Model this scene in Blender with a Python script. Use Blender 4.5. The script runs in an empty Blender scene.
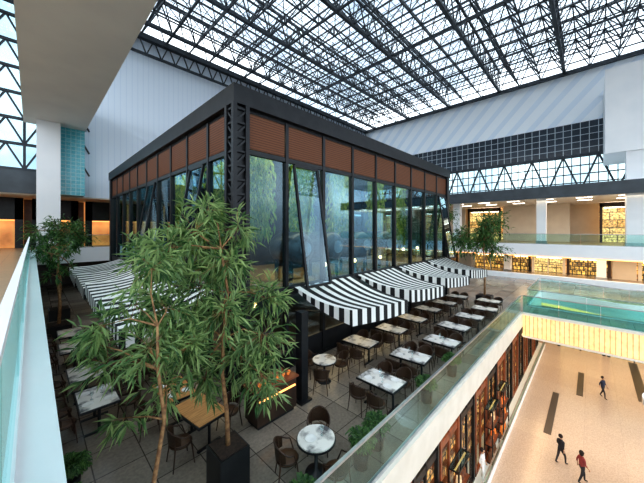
import bpy, math, random
from mathutils import Vector, Matrix
random.seed(7)
S=bpy.context.scene
ZOFF=13.5
V=Vector
# ---------------------------------------------------------------- materials
def nt(name):
    m=bpy.data.materials.new(name); m.use_nodes=True
    t=m.node_tree; t.nodes.clear()
    o=t.nodes.new('ShaderNodeOutputMaterial')
    return m,t,o
def c4(c): return (c[0],c[1],c[2],1)
def M(name,col,rough=.5,metal=0,col2=None,scale=4,emit=0,ecol=None,bump=0,lo=.35,hi=.65,stretch=None,spec=.5):
    m,t,o=nt(name); N=t.nodes; L=t.links
    b=N.new('ShaderNodeBsdfPrincipled'); L.new(b.outputs[0],o.inputs[0])
    b.inputs['Roughness'].default_value=rough; b.inputs['Metallic'].default_value=metal
    b.inputs['Specular IOR Level'].default_value=spec
    tc=N.new('ShaderNodeTexCoord'); mp=N.new('ShaderNodeMapping'); L.new(tc.outputs['Object'],mp.inputs[0])
    if stretch: mp.inputs['Scale'].default_value=stretch
    nz=N.new('ShaderNodeTexNoise'); nz.inputs['Scale'].default_value=scale; nz.inputs['Detail'].default_value=4
    L.new(mp.outputs[0],nz.inputs[0])
    r=N.new('ShaderNodeValToRGB'); r.color_ramp.elements[0].position=lo; r.color_ramp.elements[1].position=hi
    c2=col2 or tuple(x*.88 for x in col)
    r.color_ramp.elements[0].color=c4(col); r.color_ramp.elements[1].color=c4(c2)
    L.new(nz.outputs[0],r.inputs[0]); L.new(r.outputs[0],b.inputs['Base Color'])
    if emit:
        if ecol: b.inputs['Emission Color'].default_value=c4(ecol)
        else: L.new(r.outputs[0],b.inputs['Emission Color'])
        b.inputs['Emission Strength'].default_value=emit
    if bump:
        bp=N.new('ShaderNodeBump'); bp.inputs['Strength'].default_value=bump; L.new(nz.outputs[0],bp.inputs['Height']); L.new(bp.outputs[0],b.inputs['Normal'])
    return m
def stripes(name,cols,axis,period,duty=.5,rough=.6,bump=0,emit=0,metal=0,skew=0,axis2=2):
    m,t,o=nt(name); N=t.nodes; L=t.links
    b=N.new('ShaderNodeBsdfPrincipled'); L.new(b.outputs[0],o.inputs[0]); b.inputs['Roughness'].default_value=rough; b.inputs['Metallic'].default_value=metal
    tc=N.new('ShaderNodeTexCoord'); sp=N.new('ShaderNodeSeparateXYZ'); L.new(tc.outputs['Object'],sp.inputs[0])
    src=sp.outputs[axis]
    if skew:
        q=N.new('ShaderNodeMath'); q.operation='MULTIPLY_ADD'; q.inputs[1].default_value=skew; L.new(sp.outputs[axis2],q.inputs[0]); L.new(sp.outputs[axis],q.inputs[2]); src=q.outputs[0]
    a=N.new('ShaderNodeMath'); a.operation='MULTIPLY'; a.inputs[1].default_value=1/period; L.new(src,a.inputs[0])
    f=N.new('ShaderNodeMath'); f.operation='FRACT'; L.new(a.outputs[0],f.inputs[0])
    g=N.new('ShaderNodeMath'); g.operation='GREATER_THAN'; g.inputs[1].default_value=duty; L.new(f.outputs[0],g.inputs[0])
    mx=N.new('ShaderNodeMix'); mx.data_type='RGBA'; L.new(g.outputs[0],mx.inputs[0])
    mx.inputs[6].default_value=c4(cols[0]); mx.inputs[7].default_value=c4(cols[1])
    L.new(mx.outputs[2],b.inputs['Base Color'])
    if emit: L.new(mx.outputs[2],b.inputs['Emission Color']); b.inputs['Emission Strength'].default_value=emit
    if bump:
        bp=N.new('ShaderNodeBump'); bp.inputs['Strength'].default_value=bump; bp.inputs['Distance'].default_value=.05; L.new(f.outputs[0],bp.inputs['Height']); L.new(bp.outputs[0],b.inputs['Normal'])
    return m
def tiles(name,c1,c2,mortar,w,h,plane='XY',rough=.4,ms=.02,emit=0,offset=0,spec=.5,nlo=.8):
    m,t,o=nt(name); N=t.nodes; L=t.links
    b=N.new('ShaderNodeBsdfPrincipled'); L.new(b.outputs[0],o.inputs[0]); b.inputs['Roughness'].default_value=rough
    b.inputs['Specular IOR Level'].default_value=spec
    tc=N.new('ShaderNodeTexCoord'); sp=N.new('ShaderNodeSeparateXYZ'); L.new(tc.outputs['Object'],sp.inputs[0])
    cb=N.new('ShaderNodeCombineXYZ'); ix={'X':0,'Y':1,'Z':2}
    L.new(sp.outputs[ix[plane[0]]],cb.inputs[0]); L.new(sp.outputs[ix[plane[1]]],cb.inputs[1])
    br=N.new('ShaderNodeTexBrick'); L.new(cb.outputs[0],br.inputs[0])
    br.offset=offset; br.inputs['Color1'].default_value=c4(c1); br.inputs['Color2'].default_value=c4(c2); br.inputs['Mortar'].default_value=c4(mortar)
    br.inputs['Scale'].default_value=1; br.inputs['Mortar Size'].default_value=ms; br.inputs['Brick Width'].default_value=w; br.inputs['Row Height'].default_value=h
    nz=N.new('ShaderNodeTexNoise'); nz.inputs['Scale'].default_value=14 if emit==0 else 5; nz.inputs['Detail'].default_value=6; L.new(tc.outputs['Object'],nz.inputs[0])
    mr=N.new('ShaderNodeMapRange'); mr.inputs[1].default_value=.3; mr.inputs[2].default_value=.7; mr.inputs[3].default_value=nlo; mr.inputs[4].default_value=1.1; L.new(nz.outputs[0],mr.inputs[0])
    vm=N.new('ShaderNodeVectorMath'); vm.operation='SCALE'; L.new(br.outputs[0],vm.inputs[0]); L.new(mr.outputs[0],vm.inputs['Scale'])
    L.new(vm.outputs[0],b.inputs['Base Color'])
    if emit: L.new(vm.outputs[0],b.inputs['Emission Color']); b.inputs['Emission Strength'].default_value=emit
    return m
def glass(name,tint,refl=.12,rcol=(.9,.97,1),fm=.35):
    m,t,o=nt(name); N=t.nodes; L=t.links
    tr=N.new('ShaderNodeBsdfTransparent'); tr.inputs[0].default_value=c4(tint)
    gl=N.new('ShaderNodeBsdfGlossy'); gl.inputs['Roughness'].default_value=.03; gl.inputs[0].default_value=c4(rcol)
    lw=N.new('ShaderNodeLayerWeight'); lw.inputs[0].default_value=.25
    ad=N.new('ShaderNodeMath'); ad.operation='ADD'; ad.use_clamp=True; ad.inputs[1].default_value=refl; 
    ml=N.new('ShaderNodeMath'); ml.operation='MULTIPLY'; ml.inputs[1].default_value=fm; L.new(lw.outputs['Fresnel'],ml.inputs[0]); L.new(ml.outputs[0],ad.inputs[0])
    mx=N.new('ShaderNodeMixShader'); L.new(ad.outputs[0],mx.inputs[0]); L.new(tr.outputs[0],mx.inputs[1]); L.new(gl.outputs[0],mx.inputs[2]); L.new(mx.outputs[0],o.inputs[0])
    return m
def leafmat(name,c1,c2,tr=.35):
    m,t,o=nt(name); N=t.nodes; L=t.links
    g=N.new('ShaderNodeNewGeometry'); r=N.new('ShaderNodeValToRGB'); r.color_ramp.elements[0].color=c4(c1); r.color_ramp.elements[1].color=c4(c2)
    L.new(g.outputs['Random Per Island'],r.inputs[0])
    b=N.new('ShaderNodeBsdfPrincipled'); b.inputs['Roughness'].default_value=.4; L.new(r.outputs[0],b.inputs['Base Color'])
    d=N.new('ShaderNodeBsdfTranslucent'); L.new(r.outputs[0],d.inputs[0])
    mx=N.new('ShaderNodeMixShader'); mx.inputs[0].default_value=tr; L.new(b.outputs[0],mx.inputs[1]); L.new(d.outputs[0],mx.inputs[2]); L.new(mx.outputs[0],o.inputs[0])
    return m
black=M('black_steel',(.010,.011,.014),.4,.2,(.018,.019,.022),3)
frame=M('roof_steel',(.035,.043,.052),.5,.3,(.055,.065,.077),2)
white=M('white_paint',(.90,.91,.92),.5,0,(.85,.87,.89),.6)
beamw=M('beam_plaster',(.92,.89,.84),.6,0,(.85,.82,.78),.4)
beige=M('beige_stone',(.86,.79,.68),.35,0,(.78,.71,.60),2)
cream=M('cream_plaster',(.72,.64,.53),.6,0,(.66,.58,.48),1)
marble=M('marble',(.78,.76,.72),.18,0,(.10,.10,.11),3.5,lo=.46,hi=.66)
wood=M('oak_top',(.62,.32,.12),.35,0,(.40,.18,.06),3,stretch=(1,12,1))
darkwood=M('dark_wood',(.06,.03,.018),.4,0,(.03,.015,.01),3)
redwood=M('copper_red_wood',(.30,.09,.04),.35,0,(.17,.05,.022),3)
bark=M('bark',(.42,.24,.11),.8,0,(.20,.10,.05),14,bump=.4)
rattan=stripes('woven_rattan',((.08,.04,.02),(.02,.011,.007)),2,.03,.5,.5,.3)
brown=stripes('rust_slats',((.21,.078,.034),(.06,.022,.012)),2,.085,.72,.55,.5)
ribwhite=stripes('ribbed_white',((.80,.88,.97),(.73,.82,.93)),0,.45,.85,.5,.2)
louver=stripes('louvered_white',((.92,.96,1.0),(.78,.86,.95)),1,2.2,.62,.5,0,skew=.9)
gridband=tiles('dark_glass_grid',(.03,.04,.055),(.05,.065,.085),(.5,.56,.6),.75,.75,'YZ',.15,.035)
tealtile=tiles('teal_mosaic',(.08,.42,.50),(.14,.52,.60),(.35,.62,.66),.3,.3,'XZ',.2,.02)
floorter=tiles('terrace_stone',(.37,.315,.26),(.21,.18,.15),(.08,.068,.055),.9,.9,'XY',.2,.012)
floorlow=tiles('pale_marble_floor',(.56,.45,.36),(.52,.415,.335),(.45,.36,.295),1.8,1.8,'XY',.2,.008)
floorup=tiles('tan_gallery_floor',(.52,.36,.22),(.47,.33,.20),(.3,.22,.16),1,1,'XY',.3,.012)
lightribs=tiles('lit_rib_panels',(1,.72,.34),(1,.66,.27),(.60,.36,.14),.2,2.6,'YZ',.5,.02,emit=.5)
clear=glass('clear_glass',(.90,.97,.96),.02,fm=.15)
pavgl=glass('facade_glass',(.70,.84,.88),.06,(.72,.88,1),fm=.28)
tiltgl=glass('tilted_window_glass',(.60,.76,.82),.09,(.7,.88,1),fm=.3)
bluegl=glass('tinted_facade_glass',(.66,.78,.82),.06)
teargl=glass('balustrade_glass',(.80,.94,.92),.02,(.85,1,1),fm=.12)
roofgl=glass('roof_glass',(.97,.985,1),.02)
lamp=M('warm_lamp',(1,.75,.45),.5,emit=7,ecol=(1,.6,.25))
dimlamp=M('dim_warm_lamp',(1,.5,.2),.5,emit=2,ecol=(1,.42,.12))
lampw=M('white_lamp',(1,.95,.9),.5,emit=5,ecol=(1,.9,.75))
shopback=tiles('glowing_goods_wall',(1,.48,.14),(.22,.07,.03),(.05,.025,.015),.34,.62,'XZ',.5,.05,emit=1.5,offset=.3,nlo=.05)  # goods pattern with emission standing in for the lit shop interior
shopsoft=M('soft_lit_wall',(1,.48,.16),.5,0,(.45,.16,.05),.7,emit=.6,lo=.3,hi=.7)
shopbackY=tiles('glowing_goods_wall_gold',(1,.50,.12),(.14,.045,.015),(.03,.02,.015),.37,.46,'YZ',.5,.05,emit=2.2,offset=.5,nlo=.02)  # gold goods pattern, shop lighting put in as emission
shopwhite=tiles('glowing_pale_wall',(1,.64,.26),(.70,.30,.08),(.2,.11,.05),1.3,.9,'YZ',.5,.04,emit=1.6,offset=.5,nlo=.1)  # pale wall made to glow in place of shop lighting
orange=M('orange_goods',(.95,.30,.05),.5,0,(.7,.15,.03),8,emit=.3)  # these goods colours emit a little to look lit
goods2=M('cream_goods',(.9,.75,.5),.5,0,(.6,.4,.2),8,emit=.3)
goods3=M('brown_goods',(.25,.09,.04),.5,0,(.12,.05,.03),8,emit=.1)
awnX=stripes('awning_stripes',((.82,.82,.80),(.012,.012,.014)),0,.514,.5,.8)
awnY=stripes('awning_side_stripes',((.82,.82,.80),(.012,.012,.014)),1,.44,.5,.8)
steel=M('brushed_steel',(.55,.57,.6),.3,.9,(.45,.47,.5),4)
bronze=M('dark_bronze',(.09,.08,.075),.3,.6,(.04,.035,.03),3)
glazebar=M('glazing_bar_paint',(.34,.38,.42),.5,0)
leafA=leafmat('slender_leaves',(.05,.15,.05),(.46,.60,.26),.42)
leafB=leafmat('yellow_green_leaves',(.16,.34,.05),(.72,.74,.16),.45)
leafD=leafmat('dark_leaves',(.02,.08,.025),(.14,.28,.08))
soil=M('soil',(.05,.03,.02),.9,0,(.02,.012,.01),20,bump=.5)
ceramic=M('white_ceramic',(.85,.85,.84),.2)
inlay=M('dark_inlay',(.04,.03,.028),.3)
concrete=M('grey_band',(.08,.095,.11),.6,0,(.06,.07,.08),1)
# ---------------------------------------------------------------- mesh builder
class MB:
    def __init__(s): s.v=[];s.f=[];s.m=[];s.c=0
    def add(s,vs,fs):
        b=len(s.v); s.v+= [V(p) for p in vs]
        for f in fs: s.f.append([b+i for i in f]); s.m.append(s.c)
        return s
    def box(s,a,b):
        x0,x1=sorted((a[0],b[0]));y0,y1=sorted((a[1],b[1]));z0,z1=sorted((a[2],b[2]))
        s.add([(x0,y0,z0),(x1,y0,z0),(x1,y1,z0),(x0,y1,z0),(x0,y0,z1),(x1,y0,z1),(x1,y1,z1),(x0,y1,z1)],
              [(0,3,2,1),(4,5,6,7),(0,1,5,4),(1,2,6,5),(2,3,7,6),(3,0,4,7)])
        return s
    def bar(s,p,q,w,h=None):
        p=V(p);q=V(q);h=h or w;d=(q-p).normalized()
        up=V((0,0,1)) if abs(d.z)<.95 else V((0,1,0))
        a=d.cross(up).normalized()*w/2; b=a.cross(d).normalized()*h/2
        s.add([p-a-b,p+a-b,p+a+b,p-a+b,q-a-b,q+a-b,q+a+b,q-a+b],[(0,3,2,1),(4,5,6,7),(0,1,5,4),(1,2,6,5),(2,3,7,6),(3,0,4,7)]); return s
    def tube(s,pts,rs,n=8,caps=True):
        pts=[V(p) for p in pts]; 
        if not isinstance(rs,(list,tuple)): rs=[rs]*len(pts)
        prev=None
        b=len(s.v)
        for i,p in enumerate(pts):
            d=(pts[min(i+1,len(pts)-1)]-pts[max(i-1,0)]).normalized()
            if prev is None:
                up=V((0,0,1)) if abs(d.z)<.9 else V((0,1,0)); a=d.cross(up).normalized()
            else:
                a=(prev-d*prev.dot(d)).normalized()
            prev=a; c=d.cross(a)
            for k in range(n):
                t=2*math.pi*k/n; s.v.append(p+(a*math.cos(t)+c*math.sin(t))*rs[i])
        for i in range(len(pts)-1):
            for k in range(n):
                k2=(k+1)%n; s.f.append([b+i*n+k,b+i*n+k2,b+(i+1)*n+k2,b+(i+1)*n+k]); s.m.append(s.c)
        if caps:
            s.f.append([b+k for k in range(n)][::-1]); s.m.append(s.c)
            e=b+(len(pts)-1)*n; s.f.append([e+k for k in range(n)]); s.m.append(s.c)
        return s
    def lathe(s,prof,n=16,c=(0,0,0),cap=True):
        c=V(c); b=len(s.v)
        for r,z in prof:
            for k in range(n):
                t=2*math.pi*k/n; s.v.append(c+V((r*math.cos(t),r*math.sin(t),z)))
        for i in range(len(prof)-1):
            for k in range(n):
                k2=(k+1)%n; s.f.append([b+i*n+k,b+i*n+k2,b+(i+1)*n+k2,b+(i+1)*n+k]); s.m.append(s.c)
        if cap:
            s.f.append([b+k for k in range(n)][::-1]); s.m.append(s.c)
            e=b+(len(prof)-1)*n; s.f.append([e+k for k in range(n)]); s.m.append(s.c)
        return s
    def build(s,name,mats,parent=None,local=False,smooth=False,**props):
        if not isinstance(mats,(list,tuple)): mats=[mats]
        if parent is None and not local:
            xs=[p.x for p in s.v];ys=[p.y for p in s.v];zs=[p.z for p in s.v]
            o=V(((min(xs)+max(xs))/2,(min(ys)+max(ys))/2,min(zs)))
        elif parent is not None and not local: o=V(parent['wpos'])
        else: o=V((0,0,0))
        me=bpy.data.meshes.new(name); me.from_pydata([p-o for p in s.v],[],s.f)
        for m in mats: me.materials.append(m)
        for i,p in enumerate(me.polygons): p.material_index=s.m[i]; p.use_smooth=smooth
        me.update()
        ob=bpy.data.objects.new(name,me); S.collection.objects.link(ob)
        if parent is None and not local: ob.location=o; 
        ob['wpos']=tuple(o)
        if parent is not None:
            ob.parent=parent
        for k,v in props.items(): ob[k]=v
        return ob
def empty(name,loc,label,category,group=None,rot=0):
    e=bpy.data.objects.new(name,None); S.collection.objects.link(e); e.empty_display_size=.3
    e.location=loc; e.rotation_euler=(0,0,rot); e['wpos']=tuple(loc); e['label']=label; e['category']=category
    if group: e['group']=group
    return e
def clone(root,loc,rot=0,label=None):
    kids=set(root.children_recursive)
    def cp(o,par):
        n=o.copy()
        S.collection.objects.link(n)
        if par is not None: n.parent=par
        for ch in [c for c in o.children if c in kids]: cp(ch,n)
        return n
    n=cp(root,None); n.location=loc; n.rotation_euler=(0,0,rot)
    if label: n['label']=label
    return n
def struct(mb,name,mats,smooth=False): return mb.build(name,mats,kind='structure',smooth=smooth)
# ---------------------------------------------------------------- shell
F=-5.2; U=-1.6; LOW=-13.5; XW=44; YW=31; RZ=18.3; SO=-5.98; SB=-13.2; YV=3.15; XV=29.5
def edge(y): return XV-1.6*math.exp(-((y+1.5)/2.6)**2)
struct(MB().box((-8,YV,F-.15),(44,36,F)).box((21,-14,F-.15),(23.4,YV,F)).box((XV,-14,F-.15),(44,YV,F)),'floor',floorter)
mb=MB(); ys=[-14+17.1*i/60 for i in range(61)]
for a,b in zip(ys,ys[1:]): mb.add([(edge(a),a,F),(XV,a,F),(XV,b,F),(edge(b),b,F)],[(0,1,2,3)]).add([(edge(a),a,F-.15),(XV,a,F-.15),(XV,b,F-.15),(edge(b),b,F-.15)],[(0,3,2,1)])
struct(mb,'floor',floorter)
struct(MB().box((-8,-16,LOW-.2),(50,6,LOW)),'floor',floorlow)
struct(MB().box((36,-14,U-.15),(50,36,U)).box((-8,30.5,U-.15),(36,36,U)).box((-8,-3,U-.15),(.12,30.5,U)),'floor',floorup)
tr=1
def trim(mb,mat):
    global tr
    o=struct(mb,'trim_%d'%tr,mat); tr+=1; return o
trim(MB().box((-8,3.08,SO),(21,3.15,F+.06)).box((-8,3.15,F),(20.9,3.28,F+.06)),beige)
trim(MB().box((20.88,-14,-6.5),(21,3.07,F-.05)),lightribs)
trim(MB().box((20.85,-14,F-.05),(21.1,3.07,F+.08)).box((20.85,-14,-6.6),(21.0,3.07,-6.5)),beige)
mb=MB()
for a,b in zip(ys,ys[1:]):
    A=edge(a);B=edge(b); mb.add([(A-.1,a,-6.3),(B-.1,b,-6.3),(B-.1,b,F+.1),(A-.1,a,F+.1),(A+.05,a,-6.3),(B+.05,b,-6.3),(B+.05,b,F+.1),(A+.05,a,F+.1)],[(0,3,2,1),(3,7,6,2),(4,5,6,7)])
trim(mb,white)
mb=MB()
for a,b in zip(ys,ys[1:]):
    A=edge(a);B=edge(b); mb.add([(A-.13,a,-6.3),(B-.13,b,-6.3),(B-.13,b,-6.1),(A-.13,a,-6.1)],[(0,3,2,1)])
trim(mb,dimlamp)
# low white parapet and second balcony tier on the shopping level
trim(MB().box((35.6,-14,F),(35.9,20,F+.55)),white)
trim(MB().box((23.3,-14,-6.4),(23.4,3.1,F+.05)),white)
trim(MB().box((23.4,3.03,-6.4),(XV-.1,3.15,F+.1)),white)
trim(MB().box((35.85,-14,-2.75),(36,30.5,U+.06)),white)
trim(MB().box((35.8,-14,-2.82),(35.95,30.5,-2.76)),dimlamp)
trim(MB().box((.16,30.38,-2.75),(35.85,30.5,U+.06)),white)
trim(MB().box((-.12,-3,U-.04),(.15,30.38,U+.03)).box((.12,-3,-2.6),(.15,30.38,U-.04)),white)
# soffits
struct(MB().box((-8,3.15,SO-.1),(44,36,SO)).box((21,-14,-6.6),(23.4,3.15,-6.5)).box((XV,-14,-6.4),(44,YV,-6.3)),'ceiling',cream)
struct(MB().box((36.2,-14,3.2),(50,36,4.2)),'ceiling',white)
trim(MB().box((36,-14,3.1),(36.2,30.9,4.3)),concrete)
struct(MB().box((-8,31,2.6),(36,36,2.7)),'ceiling',cream)
struct(MB().box((-.45,-4,8),(3.05,30.6,10.5)),'ceiling',beamw)
# walls
struct(MB().box((XW,-14,12.3),(XW+.4,YW,RZ)),'wall_east',louver)
struct(MB().box((XW-.05,-14,8.6),(XW+.3,YW,12.3)),'wall_east',gridband)
struct(MB().box((1.5,YW,2.7),(XW,YW+.4,RZ)),'wall_north',ribwhite)
struct(MB().box((1.3,29.9,2.7),(3.0,YW,8.0)),'wall_north',tealtile)
struct(MB().box((-8,30.8,2.7),(1.3,31,4.4)),'wall_north',concrete)
struct(MB().box((-8,36,LOW),(50,36.3,2.7)),'wall_north',darkwood)
struct(MB().box((50,-14,LOW),(50.3,36,4.2)),'wall_east',cream)
struct(MB().box((-8.3,-3,LOW),(-8,36,4.4)),'wall_west',cream)
struct(MB().box((37,-14,7),(43.9,-.85,14.8)),'wall_east',white)
struct(MB().box((-8,5.2,LOW),(44,5.5,SO-.1)),'wall_south',cream)
struct(MB().box((46,2,U),(46.3,9,3.2)).box((46,14,U),(46.3,24,3.2)).box((46,-12,U),(46.3,-6,3.2)),'wall_east',cream)
# clerestory truss on the east wall
mb=MB()
for z in (4.4,8.5): mb.bar((XW,-14,z),(XW,YW,z),.35)
for z in (5.4,6.4,7.4): mb.bar((XW+.2,-14,z),(XW+.2,YW,z),.12)
y=-14
while y<YW-.1:
    mb.bar((XW,y,4.4),(XW,y+1.5,8.5),.18); mb.bar((XW,y+1.5,8.5),(XW,y+3,4.4),.18)
    for q in (0,.75,1.5,2.25): mb.bar((XW+.2,y+q,4.4),(XW+.2,y+q,8.5),.09)
    y+=3
struct(mb,'window_1',frame)
struct(MB().box((XW+.3,-14,4.3),(XW+.34,YW,8.6)),'window_2',clear)
mb=MB()
for i in range(8):
    z=4.5+i*1.9; mb.bar((-8,31,z),(1.4,31,z),.2)
    for j in range(6):
        x=-8+j*1.9; mb.bar((x,31,z),(x,31,z+1.9),.16); mb.bar((x,31,z),(x+.95,31.0,z+1.9),.12); mb.bar((x+1.9,31,z),(x+.95,31,z+1.9),.12)
struct(mb,'window_3',frame)
struct(MB().box((-8,31.3,4.4),(1.5,31.34,RZ)),'window_4',bluegl)
# roof space frame
mb=MB(); nx=24; ny=25; dx=52/nx; dy=55/ny
def bn(i,j): return V((-8+i*dx,-24+j*dy,RZ+.2))
def tn(i,j): return V((-8+(i+.5)*dx,-24+(j+.5)*dy,RZ+2.2))
for i in range(nx+1):
    for j in range(ny+1):
        if i<nx: mb.bar(bn(i,j),bn(i+1,j),.30 if j%3==0 else .11)
        if j<ny: mb.bar(bn(i,j),bn(i,j+1),.17 if i%4==0 else .11)
        if i<nx and j<ny:
            t=tn(i,j)
            for a,b in ((0,0),(1,0),(0,1),(1,1)): mb.bar(bn(i+a,j+b),t,.08)
            if i<nx-1: mb.bar(t,tn(i+1,j),.11)
            if j<ny-1: mb.bar(t,tn(i,j+1),.11)
mb.bar((-8,YW-.3,RZ),(XW,YW-.3,RZ),.5,.5); mb.bar((XW-.3,-24,RZ),(XW-.3,YW,RZ),.4,.4)
mb.bar((-8,YW-.3,RZ-1.6),(XW,YW-.3,RZ-1.6),.2)
x=-8
while x<XW-.1: mb.bar((x,YW-.3,RZ-1.6),(x+.65,YW-.3,RZ),.10); mb.bar((x+.65,YW-.3,RZ),(x+1.3,YW-.3,RZ-1.6),.10); x+=1.3
for j in range(0,ny+1,3):
    yy=-24+j*dy
    for i in range(nx):
        x0=-8+i*dx; mb.bar((x0,yy,RZ+.2),(x0+dx/2,yy,RZ+2.8),.10); mb.bar((x0+dx/2,yy,RZ+2.8),(x0+dx,yy,RZ+.2),.10)
    mb.bar((-8,yy,RZ+2.8),(XW,yy,RZ+2.8),.2)
struct(mb,'ceiling',frame)
mb=MB()
for i in range(61): mb.bar((-8+i*52/60,-24,RZ+3),(-8+i*52/60,YW,RZ+3),.05)
for j in range(64): mb.bar((-8,-24+j*55/63,RZ+3),(XW,-24+j*55/63,RZ+3),.05)
struct(mb,'ceiling',glazebar)
struct(MB().box((-8,-24,RZ+3.1),(XW,YW,RZ+3.13)),'window_5',roofgl)
# columns
def column(x0,y0,x1,y1,z0,z1,label):
    e=empty('column',((x0+x1)/2,(y0+y1)/2,z0),label,'column')
    MB().box((x0,y0,z0),(x1,y1,z1)).build('shaft',white,e)
    MB().box((x0-.06,y0-.06,z0),(x1+.06,y1+.06,z0+.35)).build('base',steel,e)
column(0.22,29.0,1.5,30.3,U,8,'massive square white column carrying the roof beam')
column(37.2,-3.6,38.7,-2.2,U,7,'tall white column standing on the upper gallery')
for y in (3.5,12,21): 
    column(37.4,y,38.2,y+.8,U,3.2,'slim white column on the upper gallery')
for y in (-9,-1,7,15): column(39.6,y,40.3,y+.7,F,-2.7,'white column on the shopping level')
# ---------------------------------------------------------------- balustrades
def balustrade(p,q,z,h,label,step=1.8,mat=teargl,rail=steel,rw=.06):
    p=V((p[0],p[1],z));q=V((q[0],q[1],z)); d=q-p; L=d.length; n=max(1,round(L/step)); u=d/L
    e=empty('glass_balustrade',(p+q)/2,label,'railing')
    for i in range(n):
        a=p+u*(L*i/n+.015); b=p+u*(L*(i+1)/n-.015)
        MB().bar(a+V((0,0,h/2)),b+V((0,0,h/2)),.016,h-.04).build('glass_panel',mat,e)
    MB().bar(p+V((0,0,h)),q+V((0,0,h)),rw,.045).build('handrail',rail,e)
    MB().bar(p+V((0,0,.05)),q+V((0,0,.05)),.05,.1).build('base_rail',rail,e)
balustrade((-2,3.19),(20.9,3.19),F+.05,1.05,'long glass balustrade with steel rail at the terrace edge')
balustrade((21.03,-14),(21.03,3.1),F,1.1,'teal glass balustrade along the near edge of the bridge',1.8,glass('bridge_glass',(.55,.85,.82),.06,(.8,1,1),fm=.2))
balustrade((23.35,-14),(23.35,3.1),F,1.1,'glass balustrade along the far edge of the bridge',3)
balustrade((23.5,3.2),(XV-.2,3.2),F,1.1,'glass balustrade beside the shopping level void',3)
def curved(fn,y0,y1,n,z,label,cx):
    e=empty('glass_balustrade',(cx,(y0+y1)/2,z),label,'railing')
    yy=[y0+(y1-y0)*i/n for i in range(n+1)]
    for a,b in zip(yy,yy[1:]):
        MB().bar((fn(a),a+.02,z+.55),(fn(b),b-.02,z+.55),.016,1.0).build('glass_panel',teargl,e)
    MB().tube([(fn(y0+(y1-y0)*i/60),y0+(y1-y0)*i/60,z+1.1) for i in range(61)],.03,6).build('handrail',steel,e)
curved(edge,-14,3.1,14,F,'gently curved glass balustrade around the shopping level void',XV)
balustrade((36.05,-14),(36.05,30.4),U,1.1,'glass balustrade of the upper gallery with steel rail',3)
balustrade((.35,30.55),(35.9,30.55),U,1.1,'glass balustrade of the far upper gallery',3)
balustrade((-.1,-2.9),(-.1,30.3),U,1.15,'teal glass balustrade with white rail on the balcony ledge',2.4,glass('balcony_glass',(.68,.87,.87),.07,(.8,1,1)),white,.05)
# ---------------------------------------------------------------- pavilion
X0,X1,Y0,Y1=4.58,22.4,8.22,28.1
P=empty('restaurant_pavilion',((X0+X1)/2,(Y0+Y1)/2,F),'black steel and glass restaurant pavilion with rust slat frieze','building')
o=.25
MB().box((X0-o,Y0-o,3.95),(X1+o,Y1+o,4.55)).build('cornice',black,P)
MB().box((X0-.05,Y0-.05,3.85),(X1+.05,Y1+.05,3.98)).build('ceiling_panel',black,P)
MB().box((X0+.1,Y0+.1,-2.5),(X1-.1,Y1-.1,-2.35)).build('mezzanine_floor',[wood],P)
MB().box((X0-.1,Y0-.1,F),(X1+.1,Y1+.1,F+.12)).build('plinth',black,P)
MB().box((10,15.5,-2.35),(18,24,3.85)).build('service_core',darkwood,P)
def face(o,D,Nn,L,nb,openset,out=.85):
    o=V(o);D=V(D);Nn=V(Nn); w=L/nb
    def pt(s,t,z): return o+D*s+Nn*t+V((0,0,z))
    for z,h,t in ((3.9,.12,.06),(2.55,.16,.08),(-2.3,.3,.1)):
        MB().box(pt(0,-t,z-h/2),pt(L,t,z+h/2)).build('transom',black,P)
    for i in range(nb+1):
        if i in (0,nb): continue
        MB().box(pt(i*w-.07,-.1,F),pt(i*w+.07,.1,3.9)).build('mullion',black,P)
    for i in range(nb):
        a=i*w+.07;b=(i+1)*w-.07
        MB().box(pt(a+.03,-.02,2.66),pt(b-.03,.06,3.82)).build('slat_panel',brown,P)
        if i in openset:
            a2=a+.25;b2=b-.35
            top0=pt(a2,.1,2.4);top1=pt(b2,.1,2.4);b0=pt(a2,out,-2.1);b1=pt(b2,out,-2.1)
            wn=MB()
            for p,q in [(top0,top1),(b0,b1),(top0,b0),(top1,b1)]: wn.bar(p,q,.09,.09)
            wn=wn.build('tilted_window',black,P)
            g=MB(); g.add([top0,top1,b1,b0],[(0,1,2,3)]); 
            g=g.build('glass_pane',tiltgl,wn,local=True)
            for v in g.data.vertices: v.co-=V(P['wpos'])
        MB().box(pt(a,-.01,-2.15),pt(b,.01,2.47)).build('window_pane',pavgl,P)
        MB().box(pt(a,-.01,F+.9),pt(b,.01,-2.45)).build('lower_pane',clear,P)
        MB().box(pt(a,-.05,F+.12),pt(b,.05,F+.9)).build('lower_panel',black,P)
face((X0,Y0,0),(1,0,0),(0,-1,0),X1-X0,9,{1,8})
face((X0,Y0,0),(0,1,0),(-1,0,0),Y1-Y0,10,{1,4})
face((X0,Y1,0),(1,0,0),(0,1,0),X1-X0,9,set())
face((X1,Y0,0),(0,1,0),(1,0,0),Y1-Y0,10,set())
for x,y in ((X1,Y0),(X0,Y1),(X1,Y1)):
    MB().box((x-.2,y-.2,F),(x+.2,y+.2,3.95)).build('corner_column',black,P)
mb=MB()
for dx_ in (-.22,.22):
    for dy_ in (-.22,.22): mb.bar((X0+dx_,Y0+dy_,F),(X0+dx_,Y0+dy_,3.95),.14)
z=F
while z<3.7:
    for s in (-.22,.22):
        mb.bar((X0-.22,Y0+s,z),(X0+.22,Y0+s,z+.45),.06); mb.bar((X0+s,Y0-.22,z),(X0+s,Y0+.22,z+.45),.06); mb.bar((X0-.22,Y0+s,z+.45),(X0+.22,Y0+s,z+.45),.06); mb.bar((X0+s,Y0-.22,z+.45),(X0+s,Y0+.22,z+.45),.06)
    z+=.45
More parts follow.
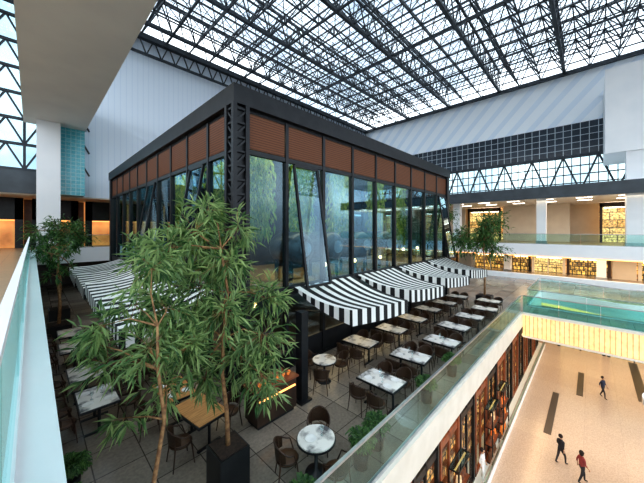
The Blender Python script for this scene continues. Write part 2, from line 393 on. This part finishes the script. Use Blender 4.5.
mb.box((X0-.17,Y0-.17,F),(X0+.17,Y0+.17,3.9))
mb.build('corner_column',black,P)
# hanging greenery inside
def hanging(x0,x1,y0,y1,z0,z1,n):
    mb=MB()
    for i in range(n):
        x=random.uniform(x0,x1);y=random.uniform(y0,y1);z=random.uniform(z0,z1)
        l=random.uniform(.2,.5); w=random.uniform(.03,.06); a=random.uniform(0,6.28)
        d=V((math.cos(a),math.sin(a),0)); s=d.cross(V((0,0,1)))*w
        tip=V((x,y,z))+d*.16-V((0,0,l)); mid=V((x,y,z))+d*.12-V((0,0,l*.4))
        mb.add([(x,y,z),mid+s,tip,mid-s],[(0,1,2),(0,2,3)])
    return mb
for (a,b,c,d,zl,n) in ((5.5,7.1,9.6,10.2,-.2,1300),(9.2,10.8,11,11.5,-1.0,1300),(12.4,14.2,11,11.6,-.4,1500),(16.2,17.8,10.8,11.4,-1.0,1300),(19.3,20.4,10.5,11,-1,900),(6.6,7.2,13,15.5,-1,1600),(6.6,7.2,18,20.5,-1,1600)):
    e=empty('hanging_garden',((a+b)/2,(c+d)/2,3.85),'bright yellow-green curtain of hanging plants inside the pavilion','plant','hanging plants in the pavilion')
    hanging(a,b,c,d,zl,3.5,n).build('foliage',leafB,e)
    MB().box((a,(c+d)/2-.05,3.4),(b,(c+d)/2+.05,3.85)).build('rack',black,e)
def tank(x,y):
    e=empty('brewing_tank',(x,y,-2.35),'horizontal dark metal tank with domed end inside the pavilion','tank','tanks in the pavilion')
    prof=[(.02,-.95),(.35,-.92),(.62,-.82),(.72,-.6),(.72,.6),(.62,.8),(.35,.92),(.02,.95)]
    mb=MB(); mb.lathe(prof,28)
    for v in mb.v: z=v.z; v.z=v.y+1.5; v.y=z
    mb.build('vessel',bronze,e,local=True,smooth=True)
    for dy in (-.5,.5):
        MB().box((-.5,dy-.06,0),(-.38,dy+.06,1.05)).box((.38,dy-.06,0),(.5,dy+.06,1.05)).box((-.5,dy-.06,.66),(.5,dy+.06,.8)).build('stand',black,e,local=True)
    MB().tube([(0,-.97,1.5),(0,-1.0,1.5)],[.30,.30],20).build('hatch',steel,e,local=True)
for x in (8.1,10.2,12.6,15): tank(x,9.75)
def pendant(x,y,z,ztop):
    e=empty('pendant_lamp',(x,y,z),'small warm glowing globe pendant lamp on a black cord','lamp','pendant lamps in the pavilion')
    MB().lathe([(.02,-.10),(.07,-.07),(.10,0),(.07,.07),(.03,.10)],12).build('globe',lamp,e,local=True,smooth=True)
    MB().tube([(0,0,.10),(0,0,ztop-z)],.012,5).build('cord',black,e,local=True)
for x in (9.2,11.4,13.8,16.5,18.5): pendant(x,8.7,-1.3-.3*(int(x)%2),3.85)
for x in (6.5,9.5,12.5,15.5,18.5): pendant(x,10.2,-3.2,-2.5)
for y in (10,13.5,17,20.5,24): pendant(5.7,y,-3.2,-2.5)
# ---------------------------------------------------------------- awnings
def awning(loc,rot):
    e=empty('striped_awning',loc,'black and white striped fabric awning projecting from the pavilion','awning','striped awnings around the pavilion',rot)
    W=3.6;Dp=2.75;dr=.66; mb=MB(); nx_,ny_=30,10
    def h(x,y):
        t=-y/Dp; return -dr*t-.14*math.sin(math.pi*t) - .04*math.sin(math.pi*x/W)*t + .34*(1-x/W)*t
    for j in range(ny_+1):
        for i in range(nx_+1):
            x=W*i/nx_;y=-Dp*j/ny_; mb.v.append(V((x,y,h(x,y))))
    for j in range(ny_):
        for i in range(nx_):
            a=j*(nx_+1)+i; mb.f.append([a,a+1,a+nx_+2,a+nx_+1]); mb.m.append(0)
    mb.build('canopy',awnX,e,local=True,smooth=True)
    mb=MB()
    for i in range(30):
        x0=W*i/30;x1=W*(i+1)/30; zz=-.50
        mb.add([(x0,-Dp,h(x0,-Dp)),(x1,-Dp,h(x1,-Dp)),(x1,-Dp-.01,h(x1,-Dp)+zz),(x0,-Dp-.01,h(x0,-Dp)+zz)],[(0,3,2,1)])
    mb.build('front_valance',awnX,e,local=True)
    for x in (0,W):
        mb=MB()
        for j in range(12):
            y0=-Dp*j/12;y1=-Dp*(j+1)/12
            mb.add([(x,y0,h(x,y0)),(x,y1,h(x,y1)),(x,y1,h(x,y1)-.10-.40*(j+1)/12),(x,y0,h(x,y0)-.10-.40*j/12)],[(0,1,2,3)])
        mb.build('side_valance',awnY,e,local=True)
    for x in (.03,W-.03): MB().bar((x,0,-.9),(x,-Dp+.02,h(x,-Dp)-.05),.04).build('arm',black,e,local=True)
    return e
a=awning((6.9,Y0-.12,-2.2),0)
for x in (10.85,14.8,18.75): clone(a,(x,Y0-.12,-2.2),0)
for y in (9.3,13.25,17.2,21.15): clone(a,(X0-.12,y+3.7,-2.2),-math.pi/2)
x,y=5.7,6.35
e=empty('terrace_post',(x,y,F),'square black steel post beside the awning','post')
MB().box((x-.13,y-.13,F),(x+.13,y+.13,-2.5)).build('shaft',black,e); MB().box((x-.22,y-.22,F),(x+.22,y+.22,F+.06)).build('foot',black,e)
# ---------------------------------------------------------------- furniture
def chair_proto():
    e=empty('dining_chair',(0,0,0),'dark woven rattan bistro armchair at a restaurant table','chair','terrace dining chairs')
    MB().lathe([(.20,.41),(.235,.43),(.24,.46),(.22,.485),(.1,.49)],16).build('seat',rattan,e,local=True,smooth=True)
    mb=MB(); n=10
    for i in range(n+1):
        t=math.radians(-75+150*i/n); r=.25; hh=.84-.10*abs(i/n-.5)*2
        x=math.sin(t)*r; y=math.cos(t)*r
        mb.v+= [V((x,y,.52)),V((x*1.08,y*1.12,hh))]
    for i in range(n): mb.f.append([i*2,i*2+2,i*2+3,i*2+1]); mb.m.append(0)
    mb.build('backrest',rattan,e,local=True,smooth=True)
    pts=[(math.sin(math.radians(-110+220*i/14))*.27,math.cos(math.radians(-110+220*i/14))*.28,.66+.19*max(0,math.cos(math.radians(-110+220*i/14)))) for i in range(15)]
    MB().tube(pts,.015,6).build('armrest',darkwood,e,local=True,smooth=True)
    for sx in (-1,1):
        for sy in (-1,1):
            MB().tube([(sx*.23,sy*.22,0),(sx*.19,sy*.17,.43)]+([(sx*.25,-.1,.66)] if sy<0 else [(sx*.19,.19,.75)]),[.013,.017,.013],6).build('leg',darkwood,e,local=True)
    return e
chair0=chair_proto(); used=[False]
def place_chair(x,y,rot,label=None):
    if not used[0]: used[0]=True; chair0.location=(x,y,F); chair0.rotation_euler=(0,0,rot); return
    clone(chair0,(x,y,F),rot,label)
def rect_proto(top,label,lx=.78,ly=1.2):
    e=empty('dining_table',(0,0,0),label,'table','terrace dining tables')
    MB().box((-lx/2,-ly/2,.725),(lx/2,ly/2,.75)).build('table_top',top,e,local=True)
    MB().box((-lx/2-.025,-ly/2-.025,.68),(lx/2+.025,ly/2+.025,.735)).build('edge_frame',black,e,local=True)
    for s in (-1,1):
        MB().tube([(0,s*ly*.32,.03),(0,s*ly*.32,.7)],.035,8).build('pedestal',black,e,local=True)
        MB().bar((-.3,s*ly*.32,.02),(.3,s*ly*.32,.02),.06,.04).build('foot',black,e,local=True)
    return e
def round_proto(r=.40):
    e=empty('dining_table',(0,0,0),'round marble bistro table with black pedestal','table','terrace dining tables')
    MB().lathe([(r,.725),(r,.75)],32).build('table_top',marble,e,local=True)
    MB().lathe([(r+.02,.69),(r+.02,.724)],32).build('edge_frame',black,e,local=True)
    MB().lathe([(.24,0),(.22,.03),(.04,.06),(.035,.7)],16).build('pedestal',black,e,local=True,smooth=True)
    return e
tm=rect_proto(marble,'rectangular marble-topped dining table with black pedestals')
tw=rect_proto(wood,'oak-topped dining table with black pedestals')
tr_=round_proto()
plate=MB().lathe([(.06,0),(.07,.004),(.125,.018),(.12,.02),(.06,.008),(.01,.008)],20).build('dinner_plate',ceramic,local=True,smooth=True,label='white round dinner plate on a terrace table',category='plate',group='plates on terrace tables')
glassm=glass('drinking_glass',(.9,.95,.95),.2)
wg=empty('wine_glass',(0,0,0),'clear stemmed wine glass on a terrace table','glass','wine glasses on terrace tables')
MB().lathe([(.035,0),(.03,.005),(.005,.01),(.005,.09)],12).build('stem',glassm,wg,local=True,smooth=True)
MB().lathe([(.005,.09),(.035,.12),(.042,.16),(.034,.21)],12,cap=False).build('bowl',glassm,wg,local=True,smooth=True)
first={}
def place(proto,loc,rot=0):
    if id(proto) not in first: first[id(proto)]=1; proto.location=loc; proto.rotation_euler=(0,0,rot); return proto
    return clone(proto,loc,rot)
rnd=random.random
def rtable(p,x,y,chairs=4,rot=0,setting=True):
    place(p,(x,y,F),rot)
    ca,sa=math.cos(rot),math.sin(rot)
    def w(a,b): return (x+a*ca-b*sa,y+a*sa+b*ca)
    spots=[(-.68,-.31,math.pi/2),(.68,-.31,-math.pi/2),(-.68,.31,math.pi/2),(.68,.31,-math.pi/2)][:chairs]
    for a,b,r in spots:
        q=w(a+rnd()*.07-.035,b+rnd()*.05); place_chair(q[0],q[1],r+rot+(rnd()-.5)*.4)
    if setting:
        for a,b in ((-.22,-.32),(.22,-.32),(-.22,.32),(.22,.32)):
            q=w(a,b); place(plate,(q[0],q[1],F+.751))
        for a,b in ((-.12,-.1),(.12,.12)):
            q=w(a,b); place(wg,(q[0],q[1],F+.751))
for i,x in enumerate((7.2,9.3,11.4,13.5,15.6,17.7,19.8)): rtable(tm,x,4.5+.16*math.sin(i*2.3),rot=.08*math.sin(i*1.7),setting=i<3)
for i,x in enumerate((9.1,11.2,13.3,15.4,17.5,19.6)): rtable(tm,x+.1*math.sin(i*3),6.55+.1*math.cos(i*2.1),rot=.06*math.cos(i*1.3),setting=False)
rtable(tm,1.2,9.5); rtable(tm,1.15,11.4,setting=False); rtable(tm,1.1,14.2,setting=False); rtable(tm,1.15,16.2,setting=False)
rtable(tw,2.75,8.4,2); rtable(tw,2.9,7.0,2,.15,False)
rtable(tw,3.3,11,4,setting=False); rtable(tm,3.35,13,4,setting=False); rtable(tm,3.35,15,4,setting=False)
place(tr_,(4.22,4.25,F)); 
for a in (150,40,265): place_chair(4.22+.62*math.cos(math.radians(a)),4.25+.62*math.sin(math.radians(a)),math.radians(a-90))
place(tr_,(6.95,6.6,F)); 
for a in (100,-20,215): place_chair(6.95+.64*math.cos(math.radians(a)),6.6+.64*math.sin(math.radians(a)),math.radians(a-90))
place(plate,(4.1,4.3,F+.751)); place(wg,(4.35,4.2,F+.751))
# counter with fruit
e=empty('service_counter',(4.6,6.45,F),'dark service counter with lit shelf near the pavilion corner','counter')
MB().box((4.0,6.15,F+.1),(5.3,6.75,F+.95)).build('body',darkwood,e)
MB().box((3.95,6.1,F+.95),(5.35,6.8,F+1.0)).build('counter_top',redwood,e)
MB().box((4.05,6.2,F),(5.25,6.7,F+.1)).build('toe_kick',black,e)
MB().box((4.05,6.12,F+.72),(5.25,6.15,F+.76)).build('light_strip',dimlamp,e)
MB().box((4.0,6.6,F+1.0),(4.05,6.75,F+1.5)).box((5.25,6.6,F+1.0),(5.3,6.75,F+1.5)).box((4.0,6.55,F+1.5),(5.3,6.78,F+1.54)).build('back_shelf',black,e)
ob=None
for i in range(12):
    x=4.12+.1*i; y=6.3+.08*(i%2)
    if ob is None:
        ob=MB().lathe([(.005,0),(.03,.008),(.043,.04),(.03,.072),(.005,.08)],12).build('orange_fruit',orange,local=True,smooth=True,label='bright orange fruit on the service counter',category='fruit',group='oranges on the counter'); ob.location=(x,y,F+1.0)
    else:
        n=ob.copy(); n.location=(x,y,F+1.0); S.collection.objects.link(n)
# ---------------------------------------------------------------- plants
def leafy(mb,base,d,length,width):
    d=V(d).normalized(); s=d.cross(V((0,0,1)))
    if s.length<.05: s=V((1,0,0))
    s=s.normalized()*width; up=s.cross(d).normalized()
    mid=base+d*length*.45+up*.01; tip=base+d*length-V((0,0,length*.15))
    mb.add([base,mid+s,tip,mid-s],[(0,1,2),(0,2,3)])
def rdir():
    while True:
        v=V((random.uniform(-1,1),random.uniform(-1,1),random.uniform(-1,1)))
        if .1<v.length<1: return v.normalized()
def tree(name,label,base,trunk,blobs,tw,leafmat,ll,lw,planter=.45,ph=.8,tr0=.05,nleaf=10,planter_mat=black):
    e=empty(name,base,label,'tree'); B=V(base)
    a=planter
    MB().box((-a,-a,0),(a,a,ph)).build('planter',planter_mat,e,local=True)
    MB().box((-a*.9,-a*.9,ph),(a*.9,a*.9,ph+.02)).build('soil',soil,e,local=True)
    mb=MB(); pts=[V(p)-B for p in trunk]; n=len(pts)
    mb.tube(pts,[tr0*(1-.55*i/(n-1)) for i in range(n)],8)
    fol=MB()
    for c,r in blobs:
        c=V(c)-B; 
        at=min(pts[n//2:],key=lambda p:(p-c).length)
        mb.tube([at,(at+c)/2+V((0,0,.08))+rdir()*.08,c],[tr0*.4,tr0*.3,tr0*.15],6)
        for k in range(int(tw*(r**2)*3)):
            dd=rdir(); 
            st=c+dd*r*random.uniform(.1,.5); en=c+dd*r*random.uniform(.7,1.3)+V((0,0,-.12*r))
            if k%2==0: mb.tube([c,st,en],[tr0*.12,tr0*.09,.003],4)
            td=(en-st).normalized()
            for q in range(nleaf):
                p=st.lerp(en,q/(nleaf-1)) ; ld=(td*.8+rdir()*.8+V((0,0,-.12)))
                leafy(fol,p,ld,ll*random.uniform(.7,1.15),lw*random.uniform(.7,1.2))
    mb.build('trunk',bark,e,local=True,smooth=True)
    fol.build('foliage',leafmat,e,local=True)
    return e
def P3(u,v,d):
    lat=d*(u-322)/280; return (.7193*d+.6947*lat,.6947*d-.7193*lat,-d*(v-229)/280)
b1=(2.77,5.33)
tree('potted_tree','tall slender-leaved indoor tree in a black square planter',(b1[0],b1[1],F),
 [(b1[0],b1[1],F+.8),(b1[0]-.02,b1[1]+.02,-3.7),(b1[0]-.1,b1[1]+.05,-2.9),(b1[0]-.1,b1[1],-2.2),(b1[0]+.02,b1[1]+.05,-1.3),(b1[0]-.1,b1[1]+.1,-.4)],
 [(P3(195,232,5.8),.5),(P3(168,248,5.4),.5),(P3(225,260,5.9),.55),(P3(222,312,5.5),.6),(P3(262,335,6.0),.55),(P3(262,375,5.7),.48),(P3(175,318,5.6),.58),(P3(205,378,5.9),.45),(P3(265,298,6.3),.5),(P3(208,210,6),.38),(P3(142,258,5.9),.48),(P3(200,288,6),.62),(P3(240,355,6),.52),(P3(238,228,6.1),.38),(P3(190,345,6.1),.5)],
 36,leafA,.33,.026,.31,.8,.05,9)
b2=(1.25,4.75)
tree('potted_tree','slender-leaved indoor tree with bare leaning trunk in a planter',(b2[0],b2[1],F),
 [(b2[0],b2[1],F+.7),(b2[0]+.05,b2[1]+.1,-3.9),(b2[0]+.2,b2[1]+.1,-3.0),(b2[0]+.12,b2[1]+.15,-2.2),(b2[0]+.1,b2[1]+.1,-1.5)],
 [(P3(152,268,4.7),.40),(P3(165,308,4.9),.44),(P3(105,325,4.7),.36),(P3(150,348,4.5),.44),(P3(108,365,4.6),.34),(P3(165,386,5),.36),(P3(125,418,4.5),.27),(P3(185,350,4.8),.4),(P3(88,342,4.8),.3),(P3(135,305,5.1),.44)],
 34,leafA,.29,.023,.35,.7,.042,9)
def smalltree(x,y,z,h,label,r=1.2,m=leafD,pl=.45,tw=12):
    bl=[((x+random.uniform(-.8,.8)*r,y+random.uniform(-.8,.8)*r,z+h*random.uniform(.62,1.0)),r*random.uniform(.4,.65)) for k in range(9)]
    tree('potted_tree',label,(x,y,z),[(x,y,z+.6),(x+.05,y,z+h*.35),(x-.05,y+.05,z+h*.6),(x,y,z+h*.85)],bl,tw,m,.3,.045,pl,.6,.07,8)
smalltree(21.9,5.4,F,6.2,'dark-leaved indoor tree in a planter at the terrace end',1.5,tw=20)
smalltree(24.4,9.6,F,6.8,'dark-leaved indoor tree in a planter beside the pavilion',1.4)
smalltree(1.1,22.3,F,6.0,'leafy indoor tree in a planter beyond the awnings',1.3,tw=18)
smalltree(.9,18.6,F,4.6,'leafy indoor tree in a planter on the terrace',.7,tw=16)
def fern(x,y,z,r,h,label,m=leafD,n=90):
    e=empty('potted_fern',(x,y,z),label,'plant','ferns in pots')
    MB().lathe([(.12,0),(.16,.02),(.18,.34),(.16,.36),(.05,.34)],16).build('pot',black,e,local=True,smooth=True)
    mb=MB()
    for i in range(n):
        a=random.uniform(0,6.28); l=r*random.uniform(.6,1.1); hh=h*random.uniform(.5,1)
        pts=[V((0,0,.34)).lerp(V((math.cos(a)*l,math.sin(a)*l,.34)),t)+V((0,0,hh*math.sin(t*2.3))) for t in (0,.25,.5,.75,1)]
        s=V((-math.sin(a),math.cos(a),0))
        for k in range(4):
            for q in range(3):
                p=pts[k].lerp(pts[k+1],q/3); dd=(pts[k+1]-pts[k]).normalized()
                leafy(mb,p,dd+s*.9,.13*(1-.15*k),.018); leafy(mb,p,dd-s*.9,.13*(1-.15*k),.018)
    mb.build('foliage',m,e,local=True)
for x,y in ((3.3,3.65),(5.0,3.65),(5.7,3.7),(.5,7.3),(.45,6.3),(8.25,3.6),(10.35,3.6)): fern(x,y,F,.32,.4,'dark green fern in a black pot on the terrace')
# ---------------------------------------------------------------- lower shops
trim(MB().box((-8,3.9,LOW),(41,5.2,SB)),white)
balustrade((0,3.95),(41,3.95),SB,.5,'low glass screen on the pale ledge in front of the shops',2)
def storefront(x0,x1,y,z0,z1,lab,goods,fm=redwood):
    e=empty('storefront',((x0+x1)/2,y,z0),lab,'shop front')
    MB().box((x0,y-.05,z1-.3),(x1,y+.1,z1)).box((x0,y-.05,z0),(x0+.16,y+.1,z1)).box((x1-.16,y-.05,z0),(x1,y+.1,z1)).box((x0,y-.05,z0),(x1,y+.1,z0+.14)).box(((x0+x1)/2-.05,y,z0),((x0+x1)/2+.05,y+.1,z1)).box((x0,y,-9.2),(x1,y+.1,-8.9)).build('frame',fm,e)
    MB().box((x0+.16,y+.04,z0+.12),(x1-.16,y+.05,z1-.3)).build('glass_pane',clear,e)
    MB().box((x0+.02,y+.55,z0+.02),(x1-.02,y+.62,z1-.02)).build('back_wall',goods,e)
    mb=MB()
    for k in range(8): mb.box((x0+.15,y+.38,z0+.6+k*.8),(x1-.15,y+.54,z0+.66+k*.8))
    mb.build('shelf',redwood,e)
    MB().box((x0+.2,y+.2,z1-.37),(x1-.2,y+.35,z1-.31)).build('light_strip',lamp,e)
x=2; i=0
while x<40:
    fm=[redwood,black][i%2]
    storefront(x,x+2.25,4.5,SB,SO-.12,['copper-red framed shop front with warm lit display','black-framed shop front with warm lit display'][i%2],shopback,fm); x+=2.4; i+=1
def vitrine(x,y,z,w,h,label):
    e=empty('display_cabinet',(x,y,z),label,'display case','black framed display cabinets')
    mb=MB(); d=.4
    for a in (-w/2,w/2):
        for b in (-d/2,d/2): mb.bar((a,b,0),(a,b,h),.06)
    for k in (0.04,h*.33,h*.66,h):
        mb.bar((-w/2,-d/2,k),(w/2,-d/2,k),.05);mb.bar((-w/2,d/2,k),(w/2,d/2,k),.05);mb.bar((-w/2,-d/2,k),(-w/2,d/2,k),.05);mb.bar((w/2,-d/2,k),(w/2,d/2,k),.05)
    mb.build('frame',black,e,local=True)
    for k in (0.05,h*.33,h*.66): MB().box((-w/2,-d/2,k),(w/2,d/2,k+.03)).build('shelf',redwood,e,local=True)
    MB().box((-w/2,-d/2,h+.01),(w/2,d/2,h+.03)).build('glass_top',tiltgl,e,local=True)
    for k in (h*.33,h*.66,h): MB().box((-w/2+.05,-.03,k-.07),(w/2-.05,.03,k-.04)).build('light_strip',dimlamp,e,local=True)  # strips added under the shelves to brighten the dark cabinets
    for k in (0.05,h*.33,h*.66):
        for q in range(5):
            xx=-w/2+.15+q*(w-.3)/4; MB().tube([(xx,0,k+.03),(xx,0,k+.25+.3*rnd())],[.09,.06],8).build('merchandise',random.choice([orange,goods2,goods3,goods3]),e,local=True)
for x in (8.2,10.7,13.1,18.6,21.2): vitrine(x,4.2,SB,1.5,3.0,'black framed display cabinet with orange merchandise')
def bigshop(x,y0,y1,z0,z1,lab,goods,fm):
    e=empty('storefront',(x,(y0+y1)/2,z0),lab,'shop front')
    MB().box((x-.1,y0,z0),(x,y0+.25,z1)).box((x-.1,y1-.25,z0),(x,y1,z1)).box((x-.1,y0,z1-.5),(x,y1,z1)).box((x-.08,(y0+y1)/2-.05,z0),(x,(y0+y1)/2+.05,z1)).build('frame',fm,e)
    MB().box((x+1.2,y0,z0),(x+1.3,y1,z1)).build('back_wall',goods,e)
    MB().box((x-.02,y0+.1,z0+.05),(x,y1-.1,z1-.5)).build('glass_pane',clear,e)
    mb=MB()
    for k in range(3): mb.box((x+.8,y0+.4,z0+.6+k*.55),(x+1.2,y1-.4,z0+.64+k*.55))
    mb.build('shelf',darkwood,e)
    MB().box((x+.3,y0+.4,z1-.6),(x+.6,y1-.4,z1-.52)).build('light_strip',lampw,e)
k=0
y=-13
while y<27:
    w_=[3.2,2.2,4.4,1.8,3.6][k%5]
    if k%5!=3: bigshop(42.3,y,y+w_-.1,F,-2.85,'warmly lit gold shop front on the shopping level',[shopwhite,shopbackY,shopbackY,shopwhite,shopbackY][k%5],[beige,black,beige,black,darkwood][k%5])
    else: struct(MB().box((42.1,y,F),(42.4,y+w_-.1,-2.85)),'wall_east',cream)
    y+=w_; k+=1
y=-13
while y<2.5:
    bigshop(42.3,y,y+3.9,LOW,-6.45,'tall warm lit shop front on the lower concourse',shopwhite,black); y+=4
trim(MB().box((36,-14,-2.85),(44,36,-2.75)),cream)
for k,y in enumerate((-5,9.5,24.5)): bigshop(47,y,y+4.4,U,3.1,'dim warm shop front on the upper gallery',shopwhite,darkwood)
for y in range(-12,30,3):
    for x in (38.6,42):
        MB().box((x,y,3.16),(x+.25,y+1.2,3.2)).build('ceiling_light',lampw,label='recessed white linear ceiling light of the upper gallery',category='lamp',group='ceiling lights of the upper gallery')
def ushop(x0,x1,y,z0,z1,goods):
    e=empty('storefront',((x0+x1)/2,y,z0),'warm lit shop front at the end of the upper gallery','shop front')
    MB().box((x0,y-.1,z0),(x0+.5,y,z1)).box((x1-.5,y-.1,z0),(x1,y,z1)).box((x0,y-.1,z1-1.8),(x1,y,z1)).build('frame',black,e)
    MB().box((x0,y+.9,z0),(x1,y+1,z1)).build('back_wall',goods,e)
    MB().box((x0+.5,y+.3,z1-1.9),(x1-.5,y+.5,z1-1.82)).build('light_strip',dimlamp,e)
for x in (-7,-3.5,0,3.5,7,10.5,14): ushop(x,x+3,34.6,U,2.6,shopsoft)
e=empty('column',(19.0,-2.9,LOW),'round white column rising from the lower concourse','column')
MB().lathe([(1.3,0),(1.3,.4),(1.15,.45),(1.15,5.6),(1.3,5.7),(1.3,6.0)],32,(19.0,-2.9,LOW)).build('shaft',white,e,smooth=False)
for n_,(a,b,c,d) in enumerate(((23.6,1.95,30,2.35),(30.8,.55,35.8,.95),(33,-3.2,42,-2.6),(19,-7,26,-6.5))):
    trim(MB().box((a,b,LOW),(c,d,LOW+.02)),inlay)
# ---------------------------------------------------------------- people
skin=M('skin',(.55,.33,.22),.5); shoe=M('shoe_leather',(.03,.025,.02),.5)
def cloth(n,c): return M(n,c,.85,0,tuple(x*.8 for x in c),12)
def person(label,loc,rot,top,bottom,hairc,stride=1,longhair=False,scale=1,bent=0):
    e=empty('person',loc,label,'person',rot=rot); e.scale=(scale,)*3
    vs=[];es=[];rs=[]
    def a(p,r,par=None):
        vs.append(p); rs.append(r); 
        if par is not None: es.append((par,len(vs)-1))
        return len(vs)-1
    pel=a((0,0,.93),.13); w=a((0,0,1.07),.115,pel); ch=a((0,.0,1.26),.135,w); nb=a((0,0,1.42),.07,ch); nk=a((0,.01,1.48),.048,nb)
    hl=a((0,.025,1.54),.07,nk); hm=a((0,.015,1.61),.09,hl); ht=a((0,.0,1.68),.065,hm); a((0,.125,1.60),.012,hm)
    for s in (-1,1):
        sw=s*stride
        sh=a((s*.17,0,1.37),.055,ch); el=a((s*.22,-.04-.05*sw,1.11),.04,sh); wr=a((s*.22,.06-.12*sw,.90),.026,el); pa=a((s*.22,.08-.13*sw,.84),.03,wr)
        for q in range(4): a((s*.215,.045-.13*sw+q*.022,.765+abs(q-1.6)*.008),.009,pa)
        a((s*.195,.13-.13*sw,.82),.010,pa)
        hp=a((s*.09,0,.84),.088,pel); kn=a((s*.10,.05+.13*sw,.48),.058,hp); an=a((s*.10,.22*sw-.02,.09 if sw>0 else .13),.038,kn)
        a((s*.105,.22*sw+.14,.04),.032,an)
    me=bpy.data.meshes.new('b'); me.from_pydata(vs,es,[]); ob=bpy.data.objects.new('b',me); S.collection.objects.link(ob)
    sk=ob.modifiers.new('s','SKIN'); 
    for i,r in enumerate(rs): me.skin_vertices[0].data[i].radius=(r,r)
    me.skin_vertices[0].data[0].use_root=True
    sub=ob.modifiers.new('u','SUBSURF'); sub.levels=1; sub.render_levels=1
    dg=bpy.context.evaluated_depsgraph_get(); dg.update()
    m2=bpy.data.meshes.new_from_object(ob.evaluated_get(dg)); bpy.data.objects.remove(ob)
    body=bpy.data.objects.new('body',m2); S.collection.objects.link(body); body.parent=e
    m2.materials.clear()
    for m in (skin,top,bottom,shoe): m2.materials.append(m)
    for p in m2.polygons:
        c=p.center; p.use_smooth=True
        if c.z>1.45: i=0
        elif abs(c.x)>.165 and c.z<1.02: i=0
        elif c.z>.95: i=1
        elif abs(c.x)>.165: i=0
        elif c.z<.085: i=3
        else: i=2
        p.material_index=i
    mb=MB(); mb.lathe([(.04,1.44 if longhair else 1.53),(.085,1.5 if longhair else 1.55),(.105,1.60),(.10,1.66),(.06,1.715),(.01,1.73)],14,(0,-.022,0))
    mb.build('hair',hairc,e,local=True,smooth=True)
    for s in (-1,1): MB().lathe([(.002,-.01),(.011,0),(.002,.01)],8,(s*.033,.098,1.615)).build('eye',black,e,local=True)
navy=cloth('navy_cloth',(.03,.04,.08)); red=cloth('red_cloth',(.30,.05,.05)); dark=cloth('charcoal_cloth',(.03,.03,.035)); pale=cloth('pale_cloth',(.88,.86,.84)); hair=cloth('dark_hair',(.02,.012,.01))
person('person in dark jacket and trousers walking across the concourse',(21.1,1.3,LOW),-2.2,dark,dark,hair,1)
person('person in red top and dark trousers walking on the concourse',(20.3,.4,LOW),-2.5,red,dark,hair,-1,True)
person('person in navy clothes walking on the far concourse',(31.7,-.6,LOW),2.6,navy,dark,hair,1)
person('person in pale clothes standing at the shop ledge',(16.4,4.15,SB),3.0,pale,pale,hair,.3)
# ---------------------------------------------------------------- lights
def area(name,loc,size,energy,col,rot=(0,0,0),sy=None):
    l=bpy.data.lights.new(name,'AREA'); l.energy=energy; l.color=col; l.size=size
    if sy: l.shape='RECTANGLE'; l.size_y=sy
    o=bpy.data.objects.new(name,l); S.collection.objects.link(o); o.location=loc; o.rotation_euler=rot; return o
W=(1,.68,.38)
area('pavilion_light',(13,9.6,3.7),15,600,(1,.88,.65),sy=2.2)
area('pavilion_light',(6.2,16,3.7),2,350,(1,.88,.65),sy=14)
area('pavilion_light',(13,10,-2.6),15,260,W,sy=3)
area('pavilion_light',(6.5,18,-2.6),3,220,W,sy=15)
area('shop_light',(20,3.72,SO-.15),36,600,W,sy=.5)
area('bridge_light',(22.3,-4,-6.7),2.2,350,(1,.76,.52),sy=14)
area('concourse_light',(38,-4,-6.6),8,700,(1,.76,.52),sy=14)
area('gallery_light',(39,-3,3.0),4,450,(1,.85,.65),sy=20)
area('level_light',(38,-3,-2.95),5,700,W,sy=18)
l=bpy.data.lights.new('fill_sun','SUN'); l.energy=1.1; l.angle=1.4; l.color=(.97,.98,1)  # added soft fill for walls and floor, no direct sunlight here
so=bpy.data.objects.new('fill_sun',l); S.collection.objects.link(so); so.location=(0,0,30)
so.rotation_euler=V((.6,.45,-.62)).to_track_quat('-Z','Y').to_euler()
# world
w=bpy.data.worlds.new('sky'); S.world=w; w.use_nodes=True; t=w.node_tree; N=t.nodes; L=t.links; N.clear()
o=N.new('ShaderNodeOutputWorld'); bg=N.new('ShaderNodeBackground'); L.new(bg.outputs[0],o.inputs[0])
tc=N.new('ShaderNodeTexCoord'); nz=N.new('ShaderNodeTexNoise'); nz.inputs['Scale'].default_value=4; nz.inputs['Detail'].default_value=5; L.new(tc.outputs['Generated'],nz.inputs[0])
r=N.new('ShaderNodeValToRGB'); r.color_ramp.elements[0].position=.38; r.color_ramp.elements[1].position=.58; r.color_ramp.elements[0].color=(.36,.46,.56,1); r.color_ramp.elements[1].color=(.86,.94,1,1)
L.new(nz.outputs[0],r.inputs[0]); L.new(r.outputs[0],bg.inputs[0])
sp=N.new('ShaderNodeSeparateXYZ'); L.new(tc.outputs['Generated'],sp.inputs[0])
mr=N.new('ShaderNodeMapRange'); mr.inputs[1].default_value=-.1; mr.inputs[2].default_value=.12; mr.inputs[3].default_value=.4; mr.inputs[4].default_value=2.6; L.new(sp.outputs[2],mr.inputs[0]); L.new(mr.outputs[0],bg.inputs[1])
# camera
cam=bpy.data.cameras.new('camera'); co=bpy.data.objects.new('camera',cam); S.collection.objects.link(co)
cam.sensor_width=36; cam.lens=280/644*36; cam.shift_y=-12.5/644; cam.clip_start=.02; cam.clip_end=500
co.location=(0,0,0); co.rotation_euler=(math.pi/2,0,math.radians(44-90)); S.camera=co
S.view_settings.view_transform='Standard'
try: S.view_settings.look='Medium High Contrast'
except Exception as ex: print('look',ex)
for ob in S.objects:
    if ob.parent is None: ob.location.z+=ZOFF
for ob in list(S.objects):
    if 'wpos' in ob: del ob['wpos']
